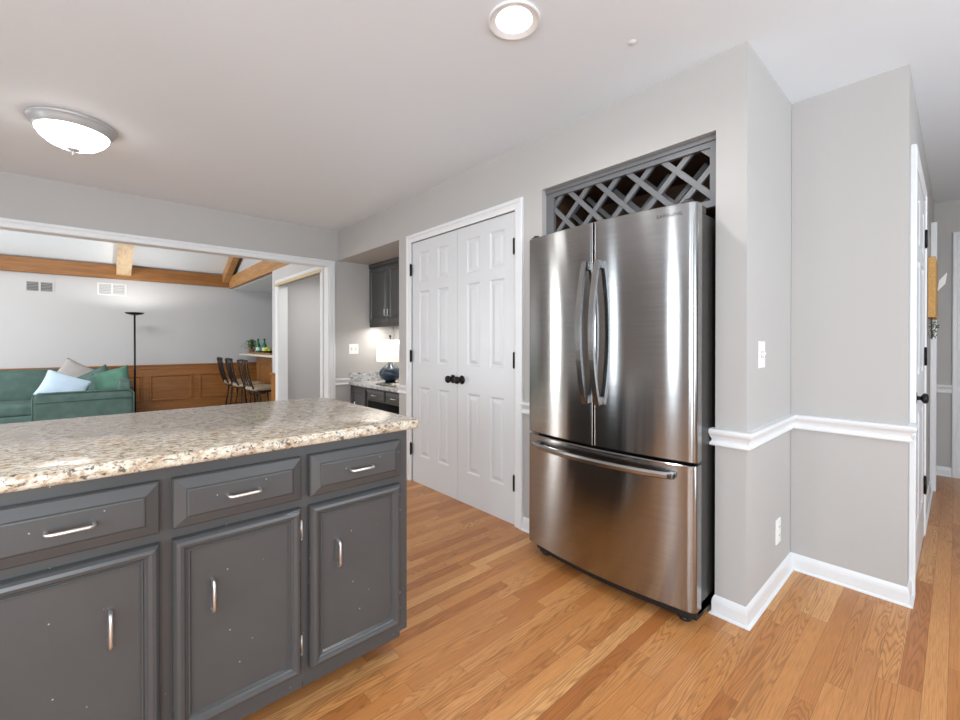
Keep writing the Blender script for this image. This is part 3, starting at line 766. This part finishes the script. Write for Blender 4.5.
# ------------------------------------------------------------------ desk nook
UC = empty('wall_cabinet', (2.56, 4.2, 1.38), 'grey two-door wall cabinet in the desk nook', 'cabinet')
CX = 2.40; cy0, cy1 = 3.72, YH - .003
m = MB(); m.box(CX + .018, NKX - .003, cy0, cy1, 1.40, NKZ - .002); m.box(CX, CX + .02, cy0, cy1, 1.40, NKZ - .002); m.box(CX - .018, CX + .002, cy0, cy1, 2.06, NKZ - .002, .006); m.box(CX - .004, CX + .02, cy0, cy1, 1.372, 1.403, .003)
m.build('carcass', 'cabinet_grey', UC)
PD = [(0, -.018), (0, 0), (.003, .003), (.040, .004), (.046, -.004), (.052, -.005), (.070, .001), (.074, .002)]
for (a, b, hy) in ((4.185, 4.61, 4.215), (3.75, 4.175, 4.145)):
    d_ = MB().panel((CX - .018, b, 1.425), (0, -1, 0), (0, 0, 1), (-1, 0, 0), b - a, .62, PD).build('door', 'cabinet_grey', UC)
    bar_pull(MB(), (CX - .020, hy, 1.53), (0, 0, 1), (-1, 0, 0), .08).build('handle', 'nickel', d_)
    for z in (1.52, 1.95):
        yy = b + .004 if hy > 4.18 else a - .004
        MB().tube([(CX - .012, yy, z - .025), (CX - .012, yy, z + .025)], .004, 8).build('hinge', 'black_metal', d_)
ul = MB().box(2.425, 2.455, 3.85, 4.55, 1.388, 1.4005, .002).build('undercabinet_light', 'led_strip'); tag(ul, 'slim lit strip lamp under the grey wall cabinet', 'light')
area('undercabinet_lamp', (2.47, 4.2, 1.384), (0, 0, 0), .06, .7, 5, (1, .96, .9))
DK = empty('desk_cabinet', (2.43, 4.0, 0), 'grey built-in desk with drawers and dark kneehole below the lamp', 'desk')
BX = 2.16
m = MB(); m.box(BX + .02, NKX - .003, 4.22, cy1, 0.09, .715); m.box(BX, BX + .022, 4.22, cy1, .09, .715); m.box(BX, NKX - .003, DY0 + .004, 3.42, 0.0, .715); m.box(BX, BX + .35, 3.42, 4.22, .58, .715); m.box(NKX - .02, NKX - .003, 3.42, 4.22, 0, .58)
m.box(BX + .05, NKX - .01, 4.22, cy1, 0, .09)
m.build('carcass', 'cabinet_grey', DK)
d_ = MB().panel((BX - .018, 4.60, .12), (0, -1, 0), (0, 0, 1), (-1, 0, 0), .35, .56, PD).build('door', 'cabinet_grey', DK)
bar_pull(MB(), (BX - .018, 4.45, .50), (0, 0, 1), (-1, 0, 0), .08).build('handle', 'nickel', d_)
for (a, b) in ((3.84, 4.20), (3.45, 3.81)):
    d_ = MB().panel((BX - .018, b, .598), (0, -1, 0), (0, 0, 1), (-1, 0, 0), b - a, .10, [(0, -.018), (0, 0), (.003, .003), (.022, .010), (.026, .011)]).build('drawer', 'cabinet_grey', DK)
    bar_pull(MB(), (BX - .024, (a + b) / 2, .648), (0, 1, 0), (-1, 0, 0), .08).build('handle', 'nickel', d_)
o = MB().box(BX - .03, NKX - .003, DY0 + .003, cy1, .716, .750, .005).build('desk_worktop', 'granite_white'); tag(o, 'white speckled stone worktop on the nook desk', 'countertop')
m = MB(); m.box(BX - .02, NKX - .024, cy1 - .02, cy1, .7505, .85, .003); m.box(NKX - .023, NKX - .003, DY0 + .003, cy1, .7505, .85, .003)
tag(m.build('backsplash', 'granite_white'), 'white speckled stone upstand along the nook walls', 'backsplash')
# table lamp
LX, LY = 2.42, 4.20
tl = empty('table_lamp', (LX, LY, .7505), 'table lamp with dark blue round base and lit white drum shade', 'lamp')
MB().lathe((LX, LY, .7505), [(0, 0), (.060, 0), (.064, .006), (.060, .014), (.050, .020)], 32).build('foot', 'black_metal', tl)
MB().lathe((LX, LY, .7505), [(0, .018), (.050, .018), (.095, .045), (.122, .085), (.124, .110), (.110, .145), (.070, .180), (.036, .205), (.024, .225), (.022, .240), (0, .240)], 40).build('lamp_base', 'lamp_blue', tl)
MB().tube([(LX, LY, .98), (LX, LY, 1.265)], .006, 10).build('pole', 'black_metal', tl)
m = MB(); m.lathe((LX, LY, 0), [(.150, .985), (.146, 1.225), (.143, 1.225), (.147, .985), (.150, .985)], 48); m.build('lamp_shade', 'shade_fabric', tl)
MB().lathe((LX, LY, 1.255), [(0, 0), (.009, 0), (.014, .010), (.012, .020), (.005, .026), (.0, .028)], 16).build('finial', 'black_metal', tl)
point('table_lamp_bulb', (LX, LY, 1.11), 1.0, (1, .9, .76), .04)
# magazine and open book
o = MB().box(2.20, 2.42, 3.90, 4.12, .7506, .757, .002).build('magazine', 'book_dark'); tag(o, 'dark flat magazine on the desk in front of the lamp', 'magazine')
m = MB()
for sg in (-1, 1):
    def fn(a, b, sg=sg): return V(2.22 + .20 * b, 3.80 + sg * .14 * a, .758 + .016 * math.sin(math.pi * min(1, a * 1.05)) * (1 - .4 * a) + .003)
    m.grid(fn, 10, 3)
m.box(2.22, 2.42, 3.66, 3.94, .7572, .7610)
tag(m.build('open_book', 'book_page'), 'open book with pale pages on the desk right of the lamp', 'book')

# ------------------------------------------------------------------ outlets and switches
def plate(name, o, u, n, w_, h_, label, kind, cat):
    o, u, n = Vector(o), Vector(u), Vector(n); v = V(0, 0, 1)
    e = empty(name, o, label, cat)
    MB().panel(o - u * w_ / 2 - v * h_ / 2, u, v, n, w_, h_, [(0, .0005), (0, .004), (.003, .006)]).build('cover_plate', 'outlet_white', e)
    m = MB(); rot = Matrix((( u.x, v.x, n.x, 0), (u.y, v.y, n.y, 0), (u.z, v.z, n.z, 0), (0, 0, 0, 1)))
    def bx(cu_, cv, su, sv, d0, d1, mm):
        c_ = o + u * cu_ + v * cv + n * (d0 + d1) / 2; mm.obox(Matrix.Translation(c_) @ rot, su, sv, d1 - d0, .0008)
    if kind == 'outlet':
        for cv in (.020, -.020):
            mm = MB(); bx(0, cv, .034, .029, .005, .008, mm); rc = mm.build('receptacle', 'outlet_white', e)
            for cu_ in (-.007, .007):
                mm = MB(); bx(cu_, cv + .002, .0025, .009, .0078, .0086, mm); mm.build('slot', 'slot_dark', rc)
    else:
        for cu_ in kind:
            mm = MB(); bx(cu_, 0, .010, .024, .005, .007, mm); bx(cu_, .004, .008, .010, .006, .016, mm); mm.build('toggle', 'outlet_white', e)
            mm = MB(); bx(cu_, 0, .014, .028, .0045, .0064, mm); mm.build('slot', 'slot_dark', e)
plate('light_switch', (2.20, Y1, 1.14), (1, 0, 0), (0, -1, 0), .080, .118, 'white switch plate above the chair rail beside the refrigerator', [-.012, .012], 'light switch')
plate('wall_outlet', (2.47, Y1, .275), (1, 0, 0), (0, -1, 0), .072, .118, 'white outlet low on the wall below the chair rail', 'outlet', 'outlet')
plate('light_switch', (2.195, YH, 1.12), (1, 0, 0), (0, -1, 0), .115, .115, 'white double switch plate on the desk nook wall', [-.024, .024], 'light switch')

# ------------------------------------------------------------------ ceiling lights
cl = empty('ceiling_light', (-.10, 3.35, 2.30), 'round flush-mount ceiling light with glowing glass dome and small finial', 'ceiling light')
LC = (-.10, 3.37, 0)
K = .80
def sc(p): return [(r_ * K, z) for r_, z in p]
MB().lathe(LC, sc([(0, 2.44), (.238, 2.44), (.242, 2.432), (.236, 2.424), (.226, 2.420), (.224, 2.408), (.212, 2.400), (.208, 2.388), (.196, 2.384), (0, 2.384)]), 56).build('rim', 'satin_ring', cl)
MB().lathe(LC, sc([(.200, 2.390), (.196, 2.375), (.175, 2.350), (.135, 2.322), (.085, 2.304), (.04, 2.297), (0, 2.296)]), 56).build('glass_dome', 'dome_glass', cl)
MB().lathe(LC, [(0, 2.299), (.030, 2.299), (.028, 2.291), (.012, 2.285), (.006, 2.278), (.008, 2.270), (.004, 2.262), (0, 2.258)], 24).build('finial', 'satin_ring', cl)
def can(x, y, label, p):
    r = empty('recessed_light', (x, y, H - .006), label, 'ceiling light', None)
    MB().lathe((x, y, 0), [(.100, 2.4398), (.102, 2.434), (.098, 2.431), (.090, 2.432), (.084, 2.4395)], 48).build('trim_ring', 'light_trim', r)
    MB().lathe((x, y, 0), [(.0885, 2.4325), (.070, 2.4385)], 48).build('baffle', 'light_trim', r)
    MB().lathe((x, y, 0), [(0, 2.4365), (.066, 2.4365), (.070, 2.439)], 48).build('lens', 'bulb_white', r)
    spot('recessed_lamp', (x, y, 2.425), p, (.97, .97, .97), 165, .6, .06)
can(1.205, 1.150, 'round recessed ceiling light in front of the refrigerator', 30)
for k_, (x_, y_) in enumerate(((-1.1, 1.15), (-1.1, -.9), (1.2, -.9), (3.9, -.7))): can(x_, y_, ['round recessed ceiling light over the left end of the island', 'round recessed ceiling light behind the camera on the left', 'round recessed ceiling light behind the camera on the right', 'round recessed ceiling light in the hall'][k_], 18)  # extra cans outside the view, added to light the rooms
sp = MB().lathe((1.657, .907, 0), [(0, 2.4345), (.012, 2.435), (.018, 2.4395)], 20).build('sprinkler_cap', 'light_trim'); tag(sp, 'tiny round cap on the ceiling right of the recessed light', 'ceiling cap')

# ------------------------------------------------------------------ family room furniture
fl = empty('floor_lamp', (.4714, 9.35, FL), 'tall black torchiere floor lamp behind the green sofa', 'floor lamp')
MB().lathe((.4714, 9.35, FL), [(0, 0), (.075, 0), (.075, .012), (.07, .022), (.02, .03), (0, .03)], 32).build('base', 'black_metal', fl)
MB().tube([(.4714, 9.35, FL + .02), (.4714, 9.35, 1.672)], .014, 12).build('pole', 'black_metal', fl)
MB().lathe((.4714, 9.35, 1.661), [(0, 0), (.03, 0), (.11, .02), (.135, .042), (.130, .046), (.10, .034), (0, .028)], 36).build('dish', 'black_metal', fl)
MB().lathe((.4714, 9.35, 1.693), [(0, 0), (.10, 0), (.112, .008), (0, .008)], 32).build('diffuser', 'torch_glow', fl)
d = spot('torchiere_lamp', (.4714, 9.35, 1.716), 24, (1, .97, .93), 172, .3, .08, (math.pi, 0, 0))

def vent(x0, x1, z0, z1, mat, framed, label):
    e = empty('wall_vent', ((x0 + x1) / 2, FY, z0), label, 'vent', None)
    y = FY - .0005
    m = MB(); t = .022
    m.box(x0, x1, y - .008, y, z0, z0 + t); m.box(x0, x1, y - .008, y, z1 - t, z1); m.box(x0, x0 + t, y - .008, y, z0 + t, z1 - t); m.box(x1 - t, x1, y - .008, y, z0 + t, z1 - t)
    xm = (x0 + x1) / 2; m.box(xm - .012, xm + .012, y - .008, y, z0 + t, z1 - t); m.build('frame', 'family_paint' if framed else 'vent_white', e)
    MB().box(x0 + t, x1 - t, y - .002, y, z0 + t, z1 - t).build('backing', 'vent_dark' if framed else 'vent_grey', e)
    n = 6
    for k in range(n):
        z = z0 + t + (z1 - z0 - 2 * t) * (k + .5) / n
        for (a, b) in ((x0 + t, xm - .012), (xm + .012, x1 - t)):
            MB().bar((a, y - .006, z), (b, y - .006, z), .012, .003, up=(0, .7, .7)).build('louvre', mat, e)
vent(-.872, -.532, 2.015, 2.205, 'vent_grey', True, 'grey two-part wall vent at far left of the family room')
vent(.0, .39, 2.030, 2.245, 'vent_white', False, 'white two-part wall vent above and left of the floor lamp')

# sectional sofa
so = empty('sofa', (-1.1, 9.2, FL), 'dark green fabric sectional sofa in the family room', 'sofa')
G = 'sofa_green'
SZ = FL
MB().superbox((-1.55, 9.40, SZ + .18), 1.95, .50, .15, 10).build('base', G, so)
MB().superbox((-1.55, 9.86 - .06, SZ + .50), 1.95, .12, .44, 7).build('backrest', G, so)
MB().superbox((-.13, 9.10, SZ + .18), .53, .78, .15, 10).build('base', G, so)
MB().superbox((.30, 9.14, SZ + .44), .09, .78, .38, 7).build('backrest', G, so)
m = MB(); m.superbox((-.13, 8.38, SZ + .34), .535, .09, .33, 9); m.build('arm', G, so)
m = MB(); ring = [(-.665 + .01, 8.285, SZ + .06), (-.66, 8.285, SZ + .62), (-.60, 8.284, SZ + .672), (.34, 8.284, SZ + .672), (.405, 8.285, SZ + .62), (.405, 8.285, SZ + .06)]
m.tube(ring, .009, 8); m.tube([(-.655, 8.282, SZ + .55), (.40, 8.282, SZ + .55)], .006, 6); m.build('piping', G, so)
for cx in (-.9, -1.65, -2.4): MB().superbox((cx, 9.28, SZ + .39), .37, .38, .09, 6, puff=.02).build('seat_cushion', G, so)
MB().superbox((-.22, 9.10, SZ + .39), .42, .66, .09, 6, puff=.02).build('seat_cushion', G, so)
for cx in (-.87, -1.62, -2.38): MB().superbox((cx, 9.58, SZ + .68), .36, .13, .25, 3.2, mat=Matrix.Rotation(-.15, 4, 'X')).build('back_cushion', G, so)
MB().superbox((.14, 9.20, SZ + .70), .14, .34, .22, 3.0, mat=Matrix.Rotation(.2, 4, 'Y')).build('back_cushion', 'pillow_green', so)
for (x_, y_) in ((-3.4, 9.0), (-.6, 8.4), (.3, 8.4), (.3, 9.8), (-3.4, 9.8)): MB().box(x_ - .03, x_ + .03, y_ - .03, y_ + .03, SZ, SZ + .05).build('foot', 'black_plastic', so)
def RM(rx, ry, rz): return Matrix.Rotation(rz, 4, 'Z') @ Matrix.Rotation(ry, 4, 'Y') @ Matrix.Rotation(rx, 4, 'X')
tag(MB().pillow((-.36, 8.57, .545), .52, .40, .16, RM(1.2, .42, 0.05)).build('throw_pillow', 'pillow_blue', smooth=True, angle=3), 'pale blue throw pillow leaning over the sofa arm', 'pillow')
tag(MB().pillow((-.28, 9.52, .655), .46, .44, .15, RM(1.25, .55, -.1)).build('throw_pillow', 'pillow_grey', smooth=True, angle=3), 'pale grey throw pillow standing behind the blue pillow', 'pillow')
tag(MB().pillow((-.03, 8.98, .575), .46, .42, .17, RM(1.15, -.5, -.25)).build('throw_pillow', 'sofa_green', smooth=True, angle=3), 'dark green throw pillow right of the blue pillow on the sofa', 'pillow')
tag(MB().pillow((.17, 8.66, .60), .46, .40, .18, RM(1.2, -.3, -.35)).build('throw_pillow', 'pillow_green', smooth=True, angle=3), 'mid green throw pillow at the right end of the sofa arm', 'pillow')

# bar
br = empty('home_bar', (2.55, 8.4, FL), 'brown wood bar with cream top beside the stools', 'bar')
m = MB(); m.box(2.30, 2.72, 7.12, 9.10, FL, .945)
m.panel((2.2995, 9.0, .02), (0, -1, 0), (0, 0, 1), (-1, 0, 0), .85, .80, [(0, 0), (.01, .012), (.03, .012), (.04, 0)]); m.panel((2.2995, 8.05, .02), (0, -1, 0), (0, 0, 1), (-1, 0, 0), .85, .80, [(0, 0), (.01, .012), (.03, .012), (.04, 0)])
m.build('bar_front', 'bar_wood', br)
slab(rounded([(2.12, 7.12), (2.75, 7.12), (2.75, 9.85), (2.12, 9.85)], [0, 0, .25, .25]), .945, .98, .01).build('bar_counter', 'bar_top', br, smooth=True, angle=.9)
MB().box(2.40, 2.46, 9.10, 9.45, .70, .944, .005).build('bracket', 'bracket_grey', br)
# things on the bar
BZ = .9805
ty = 8.55
m = MB(); m.box(2.28, 2.52, 8.15, 9.45, BZ, BZ + .012, .003)
for (a, b, c_, d) in ((2.28, 2.29, 8.15, 9.45), (2.51, 2.52, 8.15, 9.45), (2.29, 2.51, 8.15, 8.16), (2.29, 2.51, 9.44, 9.45)): m.box(a, b, c_, d, BZ + .01, BZ + .03, .001)
tag(m.build('serving_tray', 'bar_wood'), 'brown wooden tray on the cream bar top', 'tray')
def bottle(x, y, label):
    z = BZ + .0125; e = empty('glass_bottle', (x, y, z), label, 'bottle')
    MB().lathe((x, y, z), [(0, 0), (.040, 0), (.044, .006), (.044, .12), (.040, .150), (.020, .195), (.015, .22), (.015, .262), (.0, .262)], 24).build('glass', 'bottle_green', e)
    MB().lathe((x, y, z), [(.0155, .25), (.0175, .25), (.0175, .278), (0, .278)], 16).build('cap', 'black_metal', e)
    MB().lathe((x, y, z), [(.0447, .045), (.0452, .046), (.0452, .105), (.0447, .106)], 24).build('label_band', 'label_white', e)
bottle(2.40, 9.35, 'green glass bottle on the bar tray, nearer the potted plant'); bottle(2.42, 9.0, 'green glass bottle on the bar tray, nearer the lemons')
bw = MB().lathe((2.40, 8.76, BZ + .0125), [(0, .004), (.04, 0), (.06, .003), (.12, .045), (.125, .048), (.115, .046), (.06, .010), (0, .008)], 32).build('fruit_bowl', 'bottle_green'); tag(bw, 'shallow green bowl under the yellow lemons', 'bowl')
k0 = None
for i, (dx, dy, dz_) in enumerate([(0, .045, .048), (.03, -.04, .048), (-.045, -.01, .048), (0, 0, .092), (.055, .02, .058)]):
    if k0 is None:
        k0 = MB().lathe((0, 0, 0), [(0, -.037), (.006, -.034), (.020, -.026), (.028, 0), (.020, .026), (.006, .034), (0, .037)], 16, Matrix.Rotation(1.4, 4, 'Y')).build('lemon', 'lemon', keep=True); o = k0
    else: o = k0.copy(); COL.objects.link(o)
    o.location = (2.40 + dx, 8.76 + dy, BZ + .0125 + dz_); o.rotation_euler = (0, 0, i * 1.1)
    tag(o, 'yellow lemon heaped in the bowl on the bar', 'lemon', 'lemons in the bar bowl')
pt = empty('potted_plant', (2.36, 9.68, BZ), 'small bushy green potted plant at the far end of the bar', 'plant')
MB().lathe((2.36, 9.68, BZ), [(0, 0), (.045, 0), (.060, .075), (.064, .08), (.055, .078), (0, .070)], 24).build('pot', 'terracotta', pt)
rnd = random.Random(4); m = MB()
for i in range(210):
    a = rnd.uniform(0, 6.283); el = rnd.uniform(.1, 1.5); L = rnd.uniform(.06, .18)
    d = V(math.cos(a) * math.cos(el), math.sin(a) * math.cos(el), math.sin(el)); b_ = V(2.36, 9.68, BZ + .08); p = b_ + d * L
    s1 = d.cross(V(0, 0, 1)); s1 = (s1 if s1.length > .01 else V(1, 0, 0)).normalized(); wd = .014
    tip = p + d * .05 + V(0, 0, -.01)
    m.quad(p, p + d * .022 + s1 * wd, tip, p + d * .022 - s1 * wd)
    if i % 4 == 0: m.tube([b_, p], .0018, 5)
m.build('foliage', 'leaf', pt)

# bar stools
def make_stool():
    e = empty('bar_stool', (0, 0, 0), '', 'bar stool'); SH = .64
    m = MB(); m.superbox((0, 0, SH), .215, .215, .035, 4.5, puff=.01); m.build('seat', 'stool_seat', e)
    m = MB(); m.superbox((0, 0, SH - .045), .20, .20, .018, 5); m.tube([(0, 0, SH - .10), (0, 0, SH - .04)], .05, 16); m.build('swivel_plate', 'stool_metal', e)
    for sx in (1, -1):
        for sy in (1, -1):
            MB().tube([(sx * .13, sy * .13, SH - .08), (sx * .16, sy * .16, .30), (sx * .21, sy * .21, 0)], .013, 10).build('leg', 'stool_metal', e)
    MB().tube([(.185 * math.cos(a * math.pi / 12) * 1.25, .185 * math.sin(a * math.pi / 12) * 1.25, .22) for a in range(24)], .008, 8, closed=True).build('foot_ring', 'stool_metal', e)
    # back on the -x side, leaning out
    def bp_(y, t): return V(-.20 - .10 * t - .02 * math.sin(t * 3), y * (1 - .0 * t), SH + .0 + .44 * t)
    for sy in (-.18, .18): MB().tube([bp_(sy * (1 - .08 * (1 - t / 6)), t / 6) for t in range(7)], .012, 10).build('back_post', 'stool_metal', e)
    MB().tube([bp_(-.175 + .35 * k / 4, .12) for k in range(5)], .009, 8).build('lower_rail', 'stool_metal', e)
    m = MB(); m.tube([bp_(-.18 + .36 * k / 8, 1 - 0) + V(-.015 * math.sin(math.pi * k / 8), 0, .012 * math.sin(math.pi * k / 8)) for k in range(9)], .018, 10); m.build('top_rail', 'stool_metal', e)
    for sy, b2 in ((-.10, .03), (0, 0), (.10, -.03)):
        MB().tube([bp_(sy + b2 * math.sin(math.pi * t / 6), .12 + .88 * t / 6) for t in range(7)], .009, 8).build('back_slat', 'stool_metal', e)
    return e
st = make_stool()
spots_ = [((1.985, 7.50), .12, 'bar stool with tan seat nearest the doorway, seat fully visible'),
          ((1.965, 8.30), .05, 'middle bar stool of the three, half hidden by the nearest stool'),
          ((1.955, 8.95), .0, 'bar stool farthest from the doorway, closest to the panelled wall')]
for i, ((x_, y_), rz, lb) in enumerate(spots_):
    o = st if i == 0 else copy_tree(st)
    o.location = (x_, y_, FL); o.rotation_euler = (0, 0, rz); o['label'] = lb; o['group'] = 'bar stools along the bar'

# ------------------------------------------------------------------ hall wall things
kb = empty('key_box', (4.7, .12, 1.375), 'shallow tan wooden box on the white trim at the hall end', 'wooden box')
MB().box(4.45, 4.948, .110, .1495, 1.375, 1.81, .004).build('case', 'cork', kb)
pm = MB()
def fn(a, b): return V(4.90 + .03 * a, .112 - .040 * a - .01 * b, 1.60 + .08 * b + .06 * a)
pm.grid(fn, 4, 8); pm.grid(lambda a, b: fn(a, b) + V(0, -.002, -.006), 4, 8)
tag(pm.build('folded_paper', 'paper'), 'folded white paper sticking out from the side of the wooden box', 'paper')
m = MB(); rnd = random.Random(8)
for i in range(60):
    c_ = V(4.50 + rnd.uniform(-.03, .03), .128 + rnd.uniform(-.018, .018), 1.29 + rnd.uniform(-.07, .06))
    d = V(rnd.uniform(-1, 1), rnd.uniform(-.5, .1), rnd.uniform(-1, 1)).normalized() * .018
    m.quad(c_, c_ + d + V(.006, -.004, .006), c_ + d * 1.6, c_ + d + V(-.006, -.004, -.006))
m.tube([(4.50, .13, 1.22), (4.50, .13, 1.374)], .004, 6)
tag(m.build('dried_sprig', 'wreath_green'), 'small dark green dried sprig hanging below the wooden box', 'decoration')
